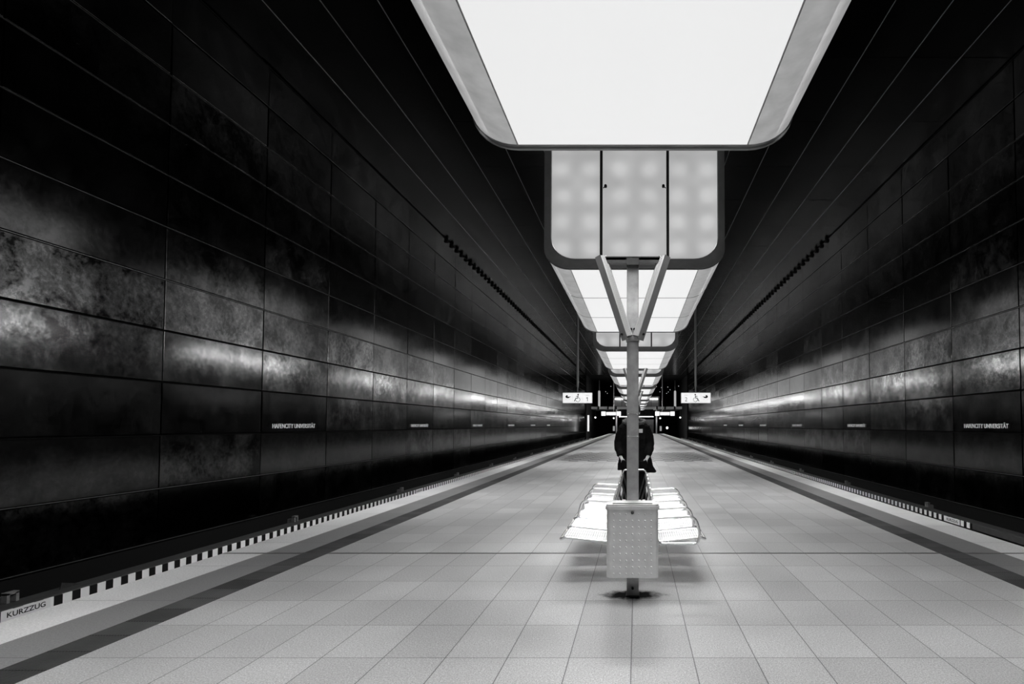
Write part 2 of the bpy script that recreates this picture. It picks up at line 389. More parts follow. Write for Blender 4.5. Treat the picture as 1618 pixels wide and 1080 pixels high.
for s, nm, ph in ((-1, 'left', 9.755), (1, 'right', 12.05)):
    ys = [ph+2.6*k for k in range(-7, 40) if -6.5 < ph+2.6*k < 90.5]
    mb = MB()
    for i in range(len(ys)-1):
        for k in range(len(ROWS)-1):
            z0, z1 = ROWS[k], ROWS[k+1]
            P = [(wx(s,z0), ys[i], z0), (wx(s,z0), ys[i+1], z0), (wx(s,z1), ys[i+1], z1), (wx(s,z1), ys[i], z1)]
            panel(mb, P, Vector((-s,0,0)), .045 if k == 9 else .028, .05, .0022)
    mb.m = 1
    mb.add([(wx(s,z)+s*.05, y, z) for z in (-1.2, CEIL+.1) for y in (-6, 90.4)], [(0,1,3,2)])
    mb.box(*sorted((wx(s,-.5)+s*.06, wx(s,-.5)+s*.4)), -6, 90.4, -1.2, -.49)
    struct(mb.build('wall_'+nm, [M['wall'], M['joint']]), 'dark weathered steel panel wall on the %s of the hall' % nm, 'wall')
    e = MB(); e.box(*sorted((wx(s,2)-s*.15, wx(s,2)+s*.5)), 90.45, HALL_END, -1.2, CEIL)
    struct(e.build('wall_tunnel_'+nm, M['concrete']), 'black tunnel mouth wall at the far %s end' % nm, 'wall')
    # toothed shadow gap where wall meets ceiling
    g = MB(); x = wx(s, CEIL)
    for k in range(94): g.box(*sorted((x-s*.005, x-s*.07)), 24+.7*k, 24.16+.7*k, CEIL-.15, CEIL-.02)
    g.box(*sorted((x-s*.002, x-s*.012)), -6, 90.4, CEIL-.035, CEIL-.012)
    struct(g.build('trim_%d' % (2 if s < 0 else 3), M['joint']), 'black toothed trim along the top of the %s wall' % nm, 'trim')
    # slim metal profiles that catch light in the joints of the upper rows
    g = MB()
    for z in ROWS[5:10]:
        x = wx(s, z); g.box(*sorted((x+s*.001, x+s*.02)), -6, 90.4, z-.0028, z+.0028)
    for z in ROWS[:2]:
        x = wx(s, z); g.box(*sorted((x+s*.001, x+s*.02)), -6, 90.4, z-.004, z+.003)
    struct(g.build('trim_%d' % (4 if s < 0 else 5), M['joint_light']), 'thin light metal joint lines in the upper %s wall' % nm, 'trim')
mb = MB(); xs = [CAMX+q for q in (-8.3,-7.01,-5.93,-4.85,-3.77,-2.69,-1.61,-.53,.53,1.61,2.69,3.77,4.85,5.93,7.01,8.3)]
ys = [-6.15+2.6*k for k in range(0, 38)]
for i in range(len(ys)-1):
    for k in range(len(xs)-1):
        P = [(xs[k], ys[i], CEIL), (xs[k], ys[i+1], CEIL), (xs[k+1], ys[i+1], CEIL), (xs[k+1], ys[i], CEIL)]
        panel(mb, P, Vector((0,0,-1)), .016, .04, .0022)
mb.m = 1; mb.box(-9, 9, -6.2, HALL_END, CEIL+.04, CEIL+.2)
struct(mb.build('ceiling', [M['ceil'], M['joint']]), 'black panelled ceiling high above the platform', 'ceiling')
g = MB()
for x in xs[1:-1]: g.box(x-.004, x+.004, -6, 90, CEIL-.002, CEIL+.03)
struct(g.build('trim_6', plain('ceiling_profile', .3, .45, .3)), 'thin light joint lines running along the ceiling', 'trim')
e = MB(); e.box(-9.2, 9.2, HALL_END, HALL_END+.4, -1.35, CEIL+.2)
struct(e.build('wall_end', M['concrete']), 'black wall at the far end of the hall', 'wall')

# ---------------------------------------------------------------- hanging light containers
ZB, CW, CL, RX, RZ, CHT = 3.95, 1.41, 6.18, .40, .33, 2.8
def outline(inset=0.0, bottom=None, n=8, top=True, flat_x=None):
    hw = CW-inset; zb = (inset if bottom is None else bottom); zt = CHT-inset; rx, rz = RX, RZ
    if inset: rx, rz = max(.05, RX-inset*.2), max(.05, RZ-inset*.0)
    pts = []
    for cx, cz, a0 in ((hw-rx, zb+rz, -90), (hw-.08, zt-.08, 0), (-hw+.08, zt-.08, 90), (-hw+rx, zb+rz, 180)):
        ex, ez = (rx, rz) if cz < 1.4 else (.08, .08)
        for i in range(n+1):
            a = math.radians(a0+90*i/n); pts.append((cx+ex*math.cos(a), cz+ez*math.sin(a)))
    return pts
def make_container():
    root = empty('light_container', (0,0,0))
    half = CL/2; fr = .10; seg = (CL-2*fr)/3
    for s in (-1, 1):
        r = MB(); r.ring(outline(), outline(.10, .15), 'y', s*half, s*(half-fr))
        r.ring(outline(-.012, -.012), outline(.02, .02), 'y', s*(half-.03), s*(half-.06))
        for z in (.5, .95, 1.4, 1.85, 2.3):              # screws round the frame
            for x in (-1, 1): r.tube([(x*1.36, s*half, z), (x*1.36, s*(half+.006), z)], .012, 6)
        for x in (-.9, -.45, 0, .45, .9): r.tube([(x, s*half, .075), (x, s*(half+.006), .075)], .012, 6)
        r.build('end_frame', M['frame'], root, smooth=35)
    r = MB()
    for k in (1, 2):
        y = -half+fr+k*seg; r.ring(outline(-.004), outline(.05), 'y', y-.011, y+.011)
    for s in (-1, 1):
        r.box(*sorted((s*(CW-RX-.009), s*(CW-RX+.009))), -half+fr, half-fr, .003, .05)
        r.box(*sorted((s*(CW-.05), s*(CW-.001))), -half+fr, half-fr, RZ-.008, RZ+.008)
    r.build('rib', M['frame'], root, smooth=35)
    for k in range(3):
        y0, y1 = -half+fr+k*seg+.012, -half+fr+(k+1)*seg-.012
        b = MB(); b.box(-(CW-RX)+.010, CW-RX-.010, y0, y1, .0, .03); b.build('bottom_panel', M['lamp_white'], root)
        for s in (-1, 1):
            pts = [(s*(CW-RX+RX*math.sin(a)), RZ-RZ*math.cos(a)) for a in [PI/2*(i+.1)/10.2 for i in range(11)]]
            inn = [(p[0]-s*.02, p[1]+.02) for p in pts][::-1]
            c = MB(); c.prism(pts+inn, 'y', y0, y1); c.build('corner_panel', M['corner'], root, smooth=30)
            c = MB(); c.box(*sorted((s*(CW-.02), s*CW)), y0, y1, RZ+.01, CHT-.09); c.build('side_panel', M['side'], root)
    r = MB(); r.box(-CW+.02, CW-.02, -half+.02, half-.02, CHT-.08, CHT); r.build('roof', M['frame'], root)
    for s in (-1, 1):
        o = outline(.105, .155); yy = s*(half-.045)
        zt = max(p[1] for p in o)
        for x0, x1 in ((-1.31, -.545), (-.505, .505), (.545, 1.31)):
            # the frosted pane between two dividers, with the frame's rounded lower corners
            pts = [p for p in o if x0 <= p[0] <= x1]
            low = sorted([p for p in pts if p[1] < 1.4], key=lambda p: p[0])
            if x0 == -.505: low = [(-.505, .155), (.505, .155)]
            elif x0 < 0: low = low+[(x1, .155)]
            else: low = [(x0, .155)]+low
            pl = low+[(low[-1][0], zt), (low[0][0], zt)]
            b = MB(); b.prism(pl, 'y', yy, yy-s*.02); b.build('end_panel', M['end'], root)
        d = MB()
        for x in (-.525, .525): d.box(x-.022, x+.022, min(yy, yy-s*.03)-.002, max(yy, yy-s*.03)+.012, .15, zt)
        d.build('divider', M['black_gloss'], root)
        for x in (-1, 1):
            k = MB(); k.tube([(x*.455, yy, 1.31), (x*.455, yy+s*.05, 1.31)], .022, 10); k.tube([(x*.455, yy+s*.045, 1.31), (x*.49, yy+s*.02, 1.28)], .008, 6)
            k.build('knob', M['black'], root, smooth=35)
    for x in (-1, 1):
        for y in (-1, 1):
            h = MB(); h.tube([(x*1.1, y*2.4, CHT-.02), (x*1.1, y*2.4, CEIL-ZB+.02)], .02, 8); h.build('hanger_rod', M['dark_metal'], root, smooth=40)
    ld = bpy.data.lights.new('downlight', 'AREA'); ld.shape = 'RECTANGLE'; ld.size = 1.9; ld.size_y = 5.8  # added floor light with no lamp body, topping up the panel's own glow
    ld.energy = FLOOR_FILL_W; ld.spread = math.radians(FLOOR_FILL_SPREAD)
    lo = bpy.data.objects.new('downlight', ld); C.objects.link(lo); lo.parent = root; lo.location = (0, 0, -.004)
    def bodiless_light(name, sd, watts, spread, k, ax, az, h):  # adds an area light along the container side, without any lamp body
        d_ = bpy.data.lights.new(name, 'AREA'); d_.shape = 'RECTANGLE'; d_.size = 5.8; d_.size_y = h
        d_.energy = watts; d_.spread = math.radians(spread)
        o_ = bpy.data.objects.new(name, d_); C.objects.link(o_); o_.parent = root
        n_ = Vector((sd*ax, 0, -az)).normalized(); kz = math.sqrt(1-k*k)
        o_.location = Vector((sd*(CW-RX+RX*k), 0, RZ-RZ*kz))+n_*.012
        y_ = Vector((0, 1, 0)); z_ = -n_; m_ = Matrix((y_, z_.cross(y_), z_)).transposed()
        o_.rotation_euler = m_.to_euler()
    for sd in (-1, 1):
        bodiless_light('wall_fill', sd, WASH_W, WASH_SPREAD, .53, .90, .44, .16)  # added to throw streaks onto the wall panels
        bodiless_light('edge_fill', sd, EDGE_W, 92, .72, .70, .71, .16)  # added to brighten the platform edges and rail boards
        d_ = bpy.data.lights.new('end_fill', 'AREA'); d_.shape = 'RECTANGLE'; d_.size = 1.9; d_.size_y = .12  # added unseen light for the bench and floor between containers
        d_.energy = END_W; d_.spread = math.radians(80)
        o_ = bpy.data.objects.new('end_fill', d_); C.objects.link(o_); o_.parent = root
        n_ = Vector((0, sd*.5, -.866)); z_ = -n_; x_ = Vector((1, 0, 0))
        o_.rotation_euler = Matrix((x_, z_.cross(x_), z_)).transposed().to_euler(); o_.location = (0, sd*(half-.2), -.045)
    return root
M['side'] = glow('side_glass_lit', 1.1, .2)
names = ['huge glowing light container overhead, cut off by the top of the photo',
         'glowing light container with lit end panel above the first post head',
         'third hanging light container, its end panel showing behind the first post',
         'fourth hanging light container along the platform, with slim glowing end',
         'fifth hanging light container from the front, seen edge-on', 'sixth hanging light container from the front, small in the distance',
         'seventh hanging light container from the front, small in the distance', 'eighth hanging light container from the front, tiny in the distance',
         'ninth hanging light container from the front, tiny in the distance', 'last hanging light container before the far deck']
proto = make_container()
for i, lb in enumerate(names):
    o = proto if i == 0 else copy_tree(proto)
    o.location = (0, 8.83-10+CL/2+10*i, ZB); tag(o, lb, 'light fixture', 'light containers hanging in a row over the platform')

# ---------------------------------------------------------------- posts with Y-shaped heads
def make_post():
    root = empty('platform_post', (0,0,0)); hw = .0525
    b = MB(); b.bbox(-hw, hw, -hw, hw, 0, 2.98, .006); b.build('shaft', M['steel'], root, smooth=40)
    b = MB(); b.bbox(-.06, .06, -.06, .06, 0, .012, .003)
    b.build('base_plate', M['dark_metal'], root, smooth=40)
    b = MB(); b.box(-hw-.002, hw+.002, -hw-.003, hw+.003, 1.60, 1.612); b.box(-hw-.002, hw+.002, -hw-.002, hw+.002, 1.395, 1.399)
    for x in (-.04, .04):
        for z in (1.596, 1.40): b.sphere((x, -hw-.002, z), .0045, u=8, v=6)
    b.build('clamp_band', M['chrome'], root, smooth=40)
    for s in (-1, 1):
        # square tube set on edge: its ridge faces along the platform, flutes on its inner face
        A = Vector((s*.045, -hw-.03, 2.26)); B = Vector((s*.285, -hw-.03, 3.0)); d = (B-A).normalized(); q = Vector((0,-1,0)); u = d.cross(q)*s
        if u.x*s < 0: u = -u                               # u points outwards
        h = .052
        def pt(p, a, c): return p+u*a+q*c
        outer = [(h, 0), (0, h*.8), (0, -h*.8)]
        b = MB(); b.loft([[pt(p, a, c) for a, c in ((h,.005),(0,h*.8),(-.004,-h*.8),(h,-h*.6))] for p in (A, B)])
        st = b.build('strut', M['strut'], root)
        ins = [(0, h*.8), (-.010, h*.72), (-.013, h*.60), (-.020, h*.60), (-.025, h*.46), (-.032, h*.46), (-.037, h*.30), (-.044, h*.30), (-h, 0), (-h, -h*.6), (-.004, -h*.8)]
        b = MB(); b.loft([[pt(p, a, c) for a, c in ins] for p in (A+d*.02, B-d*.01)])
        b.build('fluted_profile', M['profile'], st)
        b = MB(); b.tube([A+d*.05+u*.035+q*.02, A+d*.05+u*.04+q*.035], .010, 10); b.build('bolt', M['black'], st, smooth=40)
    b = MB(); b.bbox(-.25, .25, -.10, .04, 2.955, 2.985, .004); b.box(-.25, .25, -.10, -.094, 2.93, 2.99); b.box(-.055, .055, -.104, -.05, 2.915, 2.975)
    b.build('head_plate', M['dark_metal'], root, smooth=40)
    b = MB(); b.bbox(-.06, .06, -.075, .055, 2.245, 2.285, .004); b.build('collar', M['steel'], root, smooth=40)
    for x in (-.014, .014):
        b = MB(); b.tube([(x, -hw, 2.35), (x, -hw-.014, 2.35)], .011, 10); b.build('bolt', M['black'], root, smooth=40)
    return root
M['strut'] = plain('strut_face', .30, .45, .5, var=.03)
M['profile'] = plain('fluted_aluminium', .5, .4, .5)
plabels = ['nearest steel post with Y-shaped head, litter bin on its front', 'second steel post, its head showing just behind the first post',
           'third steel post from the front, only a strut of its head showing', 'fourth steel post from the front, far down the platform']
p0 = make_post()
for i, lb in enumerate(plabels):
    o = p0 if i == 0 else copy_tree(p0)
    o.location = (0, 5.09+10*i, 0); tag(o, lb, 'post', 'steel posts along the platform centre')

# ---------------------------------------------------------------- litter bin on the first post
root = tag(empty('litter_bin', (0, 4.885, .235)), 'dimpled stainless steel litter bin fixed to the nearest post', 'litter bin')
def rrect(x0, x1, y0, y1, r, n=5):
    pts = []
    for cx, cy, a0 in ((x1-r, y1-r, 0), (x0+r, y1-r, 90), (x0+r, y0+r, 180), (x1-r, y0+r, 270)):
        for i in range(n+1):
            a = math.radians(a0+90*i/n); pts.append((cx+r*math.cos(a), cy+r*math.sin(a)))
    return pts
b = MB(); b.prism(rrect(-.215, .215, -.12, .14, .035), 'z', 0, .565)
for i in range(7):
    for k in range(10): b.sphere((-.156+.052*i, -.12, .034+.0545*k), .0072, (1, .8, 1), 10, 6)
b.build('body', M['bin'], root, smooth=35)
b = MB(); b.ring(rrect(-.226, .226, -.132, .15, .04), rrect(-.168, .168, -.090, -.030, .01), 'z', .563, .590)
b.ring(rrect(-.218, .218, -.124, .142, .038), rrect(-.168, .168, -.090, -.030, .01), 'z', .590, .604); b.build('lid', M['bin'], root, smooth=35)
b = MB(); b.box(-.170, .170, -.092, -.028, .566, .597); b.build('mouth', M['black'], root)
b = MB(); b.tube([(0,-.118,.538),(0,-.134,.538)], .014, 12); b.sphere((0,-.134,.538), .012, (1,.6,1)); b.build('lock', M['dark_metal'], root, smooth=40)
b = MB(); b.bbox(-.045, .045, .138, .152, .05, .5, .003); b.build('bracket', M['dark_metal'], root)
b = MB(); 
for z in (-.06, -.16): b.tube([(0, .1475, z), (0, .135, z)], .011, 10)
b.build('bolt', M['black'], root, smooth=40)

# ---------------------------------------------------------------- back-to-back bench
BY = 5.29; PITCH = .575
root = tag(empty('bench', (0, BY, 0)), 'back-to-back steel bench with slatted seats behind the litter bin', 'bench')
b = MB(); b.bbox(-.04, .04, 0, 3.45, .30, .38, .006); b.build('beam', M['dark_metal'], root, smooth=40)
for y in (.62, 2.95):
    b = MB(); b.bbox(-.035, .035, y-.035, y+.035, .0, .30, .005); b.bbox(-.16, .16, y-.05, y+.05, 0, .02, .004); b.build('leg', M['dark_metal'], root, smooth=40)
for k in range(6):
    for s in (-1, 1):
        y = PITCH*k+.03
        b = MB(); b.prism([(s*.03, .31), (s*.36, .375), (s*.50, .425), (s*.03, .40)] if True else [], 'y', y+.16, y+.22)
        b.build('bracket', M['pale'], root)
def arc_loop(pts, r, n=6):
    """rounded closed polygon in 3-D"""
    P = [Vector(p) for p in pts]; out = []
    for i, p in enumerate(P):
        a = (P[i-1]-p); c = (P[(i+1)%len(P)]-p); rr = min(r[i] if isinstance(r, (list,tuple)) else r, a.length*.45, c.length*.45)
        p0 = p+a.normalized()*rr; p1 = p+c.normalized()*rr
        for k in range(n+1):
            q = k/n; out.append(p0*(1-q)**2+p*2*q*(1-q)+p1*q**2)
    return out
def pan_z(x): return .418+(abs(x)-.22)/.445*.047 if abs(x) < .62 else .4602-(abs(x)-.62)*.35
def make_seat(s, arm):
    ln = .46
    fr = MB(); fr.tube(arc_loop([(s*.22, 0, .418), (s*.63, 0, .461), (s*.672, 0, .442), (s*.672, ln, .442), (s*.63, ln, .461), (s*.22, ln, .418)], [.03,.02,.03,.03,.02,.03]), .012, 8, True)
    fr.build_obj = None
    frame = fr.build('seat', M['chrome'], None, smooth=60)
    sl = MB(); n = 19
    for i in range(n):
        x = .245+i*(.385/(n-1)); z = .418+(x-.22)/.41*.043+.004
        sl.box(*sorted((s*(x-.0083), s*(x+.0083))), .012, ln-.012, z-.002, z+.002)
    for y in (.012, .155, .305, ln-.020): sl.bar((s*.235, y, .4195), (s*.635, y, .4615), .012, .004, (0,0,1))
    sl.build('seat_slats', M['seat'], frame)
    bk = MB(); bk.tube(arc_loop([(s*.22, 0, .43), (s*.185, 0, .78), (s*.185, ln, .78), (s*.22, ln, .43)], .05), .012, 8, True)
    for i in range(13):
        z = .47+i*.024; x = .22-(z-.43)*.1; bk.box(*sorted((s*(x-.003), s*(x+.003))), .012, ln-.012, z-.008, z+.008)
    bk.build('backrest', M['chrome'], frame, smooth=40)
    if arm:
        ar = MB(); ar.tube(arc_loop([(s*.225, -.03, .408), (s*.60, -.03, .408), (s*.62, -.03, .50), (s*.575, -.03, .662), (s*.20, -.03, .640)], [.05, .07, .05, .09, .05], 7), .013, 8, True)
        ar.build('armrest', M['chrome'], frame, smooth=60)
    return frame
for s in (-1, 1):
    pr = {}
    for k in range(6):
        arm = (k <= 4) if s > 0 else (k >= 2)
        if arm in pr: o = copy_tree(pr[arm])
        else: o = pr[arm] = make_seat(s, arm)
        o.parent = root; o.location = (0, PITCH*k+.03, 0)
b = MB(); b.tube([(-.185, 3.42, .74), (-.17, 3.42, .80), (-.14, 3.42, .815), (.14, 3.42, .815), (.17, 3.42, .80), (.185, 3.42, .74)], .012, 8); b.build('cross_bar', M['chrome'], root, smooth=40)
for s in (-1, 1):
    b = MB(); b.bar((s*.17, .02, .74), (s*.17, 3.43, .74), .02, .03, (0,0,1)); b.bar((s*.17, .02, .50), (s*.17, 3.43, .50), .02, .03, (0,0,1))
    for y in (.02, 1.2, 2.3, 3.43): b.bar((s*.05, y, .34), (s*.17, y, .75), .02, .03)
    b.build('back_rail', M['dark_metal'], root, smooth=40)

# ---------------------------------------------------------------- third rails with their black-and-white boards
def third_rail(s, nm, y0, a, bnd, ends, brk, texts):
    xf = CAMX+s*7.40
    root = tag(empty('third_rail', (xf, 0, -1.15)), 'third rail under a black-and-white chequered cover beside the %s wall' % nm, 'third rail', 'third rails along the tracks')
    def B(mb, x0, x1, yy0, yy1, z0, z1): mb.box(*sorted((s*x0, s*x1)), yy0, yy1, z0+1.15, z1+1.15)
    b = MB(); b.prism([(s*.012, .35), (s*.012, .474), (s*.03, .486), (s*.30, .486), (s*.30, .43), (s*.03, .43), (s*.03, .35)], 'y', -6, 96); b.build('cover', M['cover'], root)
    b = MB(); b.prism([(0, .352), (0, .475), (s*.012, .475), (s*.012, .352)], 'y', a-.02, bnd); b.build('chequered_board', make_hazard(y0, a, bnd), root)
    b = MB(); B(b, .10, .17, -6, 96, -.86, -.76); b.build('rail', M['dark_metal'], root)
    for y in brk:
        b = MB()
        B(b, .22, .29, y-.07, y-.035, -.66, -.545); B(b, .22, .29, y+.035, y+.07, -.66, -.545); B(b, .22, .29, y-.07, y+.07, -.565, -.535)
        B(b, .31, .39, y-.05, y+.05, -1.15, -.60); B(b, .10, .38, y-.03, y+.03, -.93, -.88)
        b.build('bracket', M['bracket'], root)
    for (c0, c1) in texts:
        b = MB(); B(b, -.006, .004, c0, c1, -.797, -.676); pl = b.build('sign_plate', M['white'], root)
        to = text_obj('lettering', 'KURZZUG', M['ink'], (c1-c0)*.78, .062, .002, .012); to.parent = pl
        m_ = (c1-c0)*.11
        if s < 0: to.rotation_euler = ROT_LEFT; to.location = (.0065, c0+m_, .386)
        else: to.rotation_euler = ROT_RIGHT; to.location = (-.0065, c1-m_, .386)
    if nm == 'left':
        b = MB(); b.prism([(7.58, .486), (7.88, .486), (7.60, .57)], 'x', -.20, -.19); b.build('gusset', M['dark_metal'], root)
M['bracket'] = plain('rail_bracket', .22, .5, .3, var=.05, scale=20)
third_rail(-1, 'left', 7.665, 1.0, 95, None, [1.24+5.8*k for k in range(16)], [(6.71, 7.27), (19.18, 19.78)])
third_rail(1, 'right', 12.74, 12.70, 95, None, [3.48+5.8*k for k in range(16)], [(13.13, 13.74), (26.68, 27.28)])

# ---------------------------------------------------------------- station name lettering on the walls
M['letter'] = plain('white_letters', .9, .4)
ordn = ['nearest', 'second', 'third', 'fourth', 'fifth', 'sixth']
for s, nm, y0 in ((-1, 'left', 12.70), (1, 'right', 12.44)):
    first = None
    for k in range(6):
        y = y0+7.8*k
        if first is None:
            o = first = text_obj('station_name_lettering', 'HAFENCITY UNIVERSITÄT', M['letter'], 1.68, .125, .012, .0)
        else: o = first.copy(); C.objects.link(o)
        x = wx(s, 1.5)-s*.02
        if s < 0: o.rotation_euler = ROT_LEFT; o.location = (x, y, 1.425)
        else: o.rotation_euler = ROT_RIGHT; o.location = (x, y+1.68, 1.425)
        tag(o, '%s raised white station name along the %s wall' % (ordn[k], nm), 'lettering', 'station names on the walls')

# ---------------------------------------------------------------- platform number signs
def disc(mb, cx, cz, r, n=20, a0=0, a1=360, y0=0, y1=-.002):
    pts = [(cx+r*math.cos(math.radians(a0+(a1-a0)*i/n)), cz+r*math.sin(math.radians(a0+(a1-a0)*i/n))) for i in range(n+(0 if a1-a0 == 360 else 1))]
    if a1-a0 != 360: pts = [(cx, cz)]+pts
    mb.prism(pts, 'y', y0, y1)
def arcband(mb, cx, cz, r, wd, a0, a1, n=20):
    for i in range(n):
        p = [math.radians(a0+(a1-a0)*(i+j)/n) for j in (0, 1)]
        mb.prism([(cx+(r-wd/2)*math.cos(p[0]), cz+(r-wd/2)*math.sin(p[0])), (cx+(r+wd/2)*math.cos(p[0]), cz+(r+wd/2)*math.sin(p[0])),
                  (cx+(r+wd/2)*math.cos(p[1]), cz+(r+wd/2)*math.sin(p[1])), (cx+(r-wd/2)*math.cos(p[1]), cz+(r-wd/2)*math.sin(p[1]))], 'y', 0, -.002)
def stroke(mb, pts, wd):
    for (a, b_) in zip(pts[:-1], pts[1:]):
        d = Vector((b_[0]-a[0], b_[1]-a[1])).normalized(); q = Vector((-d.y, d.x))*wd/2
        mb.prism([(a[0]-q.x, a[1]-q.y), (b_[0]-q.x, b_[1]-q.y), (b_[0]+q.x, b_[1]+q.y), (a[0]+q.x, a[1]+q.y)], 'y', 0, -.002)
def hang_sign(s, num):
    W, H = 1.40, .50; y = 26.8; xc = CAMX+s*93.5/900*26.8
    root = tag(empty('platform_sign', (xc, y, 2.52)), 'hanging white sign with pram, wheelchair and number %s' % num, 'sign', 'hanging platform number signs')
    b = MB(); b.bbox(-W/2, W/2, -.05, .05, 0, H, .008); b.build('board', M['sign_face'], root, smooth=40)
    b = MB(); b.ring([(-W/2-.004, -.004), (W/2+.004, -.004), (W/2+.004, H+.004), (-W/2-.004, H+.004)], [(-W/2+.014, .014), (W/2-.014, .014), (W/2-.014, H-.014), (-W/2+.014, H-.014)], 'y', -.053, .053); b.build('rim', M['grey_ink'], root)
    b = MB()
    for x in (-.235, .235): b.box(x-.003, x+.003, -.053, -.05, .03, H-.03)
    b.build('divider', M['grey_ink'], root)
    # pram
    b = MB(); px, pz = s*.46, .30; m = -s       # m: the way the hood looks (towards the centre of the sign is open)
    disc(b, px, pz, .105, 16, 180, 360); b.box(px-.105, px+.105, -.002, 0, pz-.002, pz+.012)
    disc(b, px, pz, .105, 10, *((90, 180) if s < 0 else (0, 90)))
    b.v = [(x, y, pz+(z-pz)*(.62 if z < pz else .85)) for x, y, z in b.v]
    stroke(b, [(px+m*.10, pz+.004), (px+m*.155, pz+.012)], .022)
    b.build('pram_symbol', M['ink'], root, loc=(0, -.0515, 0))
    b = MB()
    for dx in (-.08, .08): arcband(b, px+dx, pz-.125, .022, .010, 0, 360, 12)
    b.build('pram_wheels', M['grey_ink'], root, loc=(0, -.0515, 0))
    # wheelchair, facing the way the arrow of travel points
    b = MB(); m = -1 if s < 0 else 1
    disc(b, m*-.03, .415, .035, 14)
    stroke(b, [(m*-.03, .39), (m*-.015, .235), (m*.075, .235), (m*.13, .10), (m*.165, .115)], .036); stroke(b, [(m*-.022, .32), (m*.07, .32)], .03)
    arcband(b, m*-.02, .17, .098, .022, 110 if m > 0 else -160, 380 if m > 0 else 70, 26)
    b.build('wheelchair_symbol', M['ink'], root, loc=(0, -.0515, 0))
    if num == '1':
        b = MB(); stroke(b, [(-s*.46-.045, .235), (-s*.46+.012, .275)], .028); b.prism([(-s*.46-.004, .09), (-s*.46+.024, .09), (-s*.46+.024, .285), (-s*.46-.004, .285)], 'y', 0, -.002)
        b.build('lettering', M['ink'], root, loc=(0, -.0505, 0))
    for body, wd, ht, z, mt in (('Gleis', .19, .06, .35, 'grey_ink'), (num, .12, .19, .09, 'ink')):
        if body == '1': continue
        to = text_obj('lettering', body, M[mt], wd, ht, .002, .0); to.parent = root; to.rotation_euler = ROT_CAM
        to.location = (-s*.46-wd/2, -.0505, z)
    b = MB(); b.tube([(0, 0, H), (0, 0, H+.30)], .03, 10); b.tube([(0, 0, H+.28), (0, 0, CEIL-2.52)], .055, 12); b.build('pole', M['grey_wall'], root, smooth=40)
M['sign_face'] = glow('lit_sign_board', .72, .6)
hang_sign(-1, '1'); hang_sign(1, '2')

# ---------------------------------------------------------------- train displays further down
for s, nm in ((-1, 'left'), (1, 'right')):
    yd = 60.0; xc = CAMX+(-40.3 if s < 0 else 44.5)/15
    root = tag(empty('train_display', (xc, yd, 2.45)), 'hanging train display with two lit squares on the %s of the platform' % nm, 'display', 'hanging train displays')
    b = MB(); b.bbox(-1.03, 1.03, -.12, .12, 0, .48, .01); b.build('case', M['black_gloss'], root, smooth=40)
    for x in (-.80, .80):
        b = MB(); b.bbox(x-.22, x+.22, -.135, -.11, .02, .46, .006); b.build('lit_square', M['glow_bright'], root)
    b = MB(); b.bbox(-.52, .52, -.13, -.11, .07, .41, .004); b.build('screen', M['glow_sign'], root)
    b = MB(); b.tube([(-s*.25, 0, .47), (-s*.25, 0, CEIL-2.452)], .05, 10); b.build('pole', M['grey_wall'], root, smooth=40)

# ---------------------------------------------------------------- deck and fittings at the far end
def sx(px, d): return CAMX+(px-1006)*d/900
def sz(py, d): return CAMZ+(671-py)*d/900
D = 101.0
root = tag(empty('end_deck', (0, D, 4.3)), 'grey walkway deck with glass screen across the far end of the hall', 'deck')
b = MB(); b.box(-8.0, 8.0, -.8, 14, 0, .42); b.build('slab', M['fascia'], root)
for x in (-6.7, -5.0, -3.6, 3.6, 5.0, 6.7):
    b = MB(); b.box(x-.12, x+.12, -1.0, -.8, -.1, .5); b.build('fascia_rib', M['concrete'], root)
b = MB(); b.ring([(-4.1, .42), (4.1, .42), (4.1, 2.3), (-4.1, 2.3)], [(-3.95, .5), (3.95, .5), (3.95, 2.2), (-3.95, 2.2)], 'y', .1, .25); b.build('screen_frame', M['grey_wall'], root)
b = MB()
for k in range(6): b.box(-3.9+k*1.31, -2.65+k*1.31, .16, .18, .52, 2.18)
b.build('glass_screen', M['glass'] if 'glass' in M else plain('frosted_glass', .55, .12, 0, .8), root)
for s in (-1, 1):
    b = MB(); b.box(*sorted((s*2.3, s*3.8)), .02, .10, 1.75, 1.87); b.build('lamp_strip', M['glow_lamp'], root)
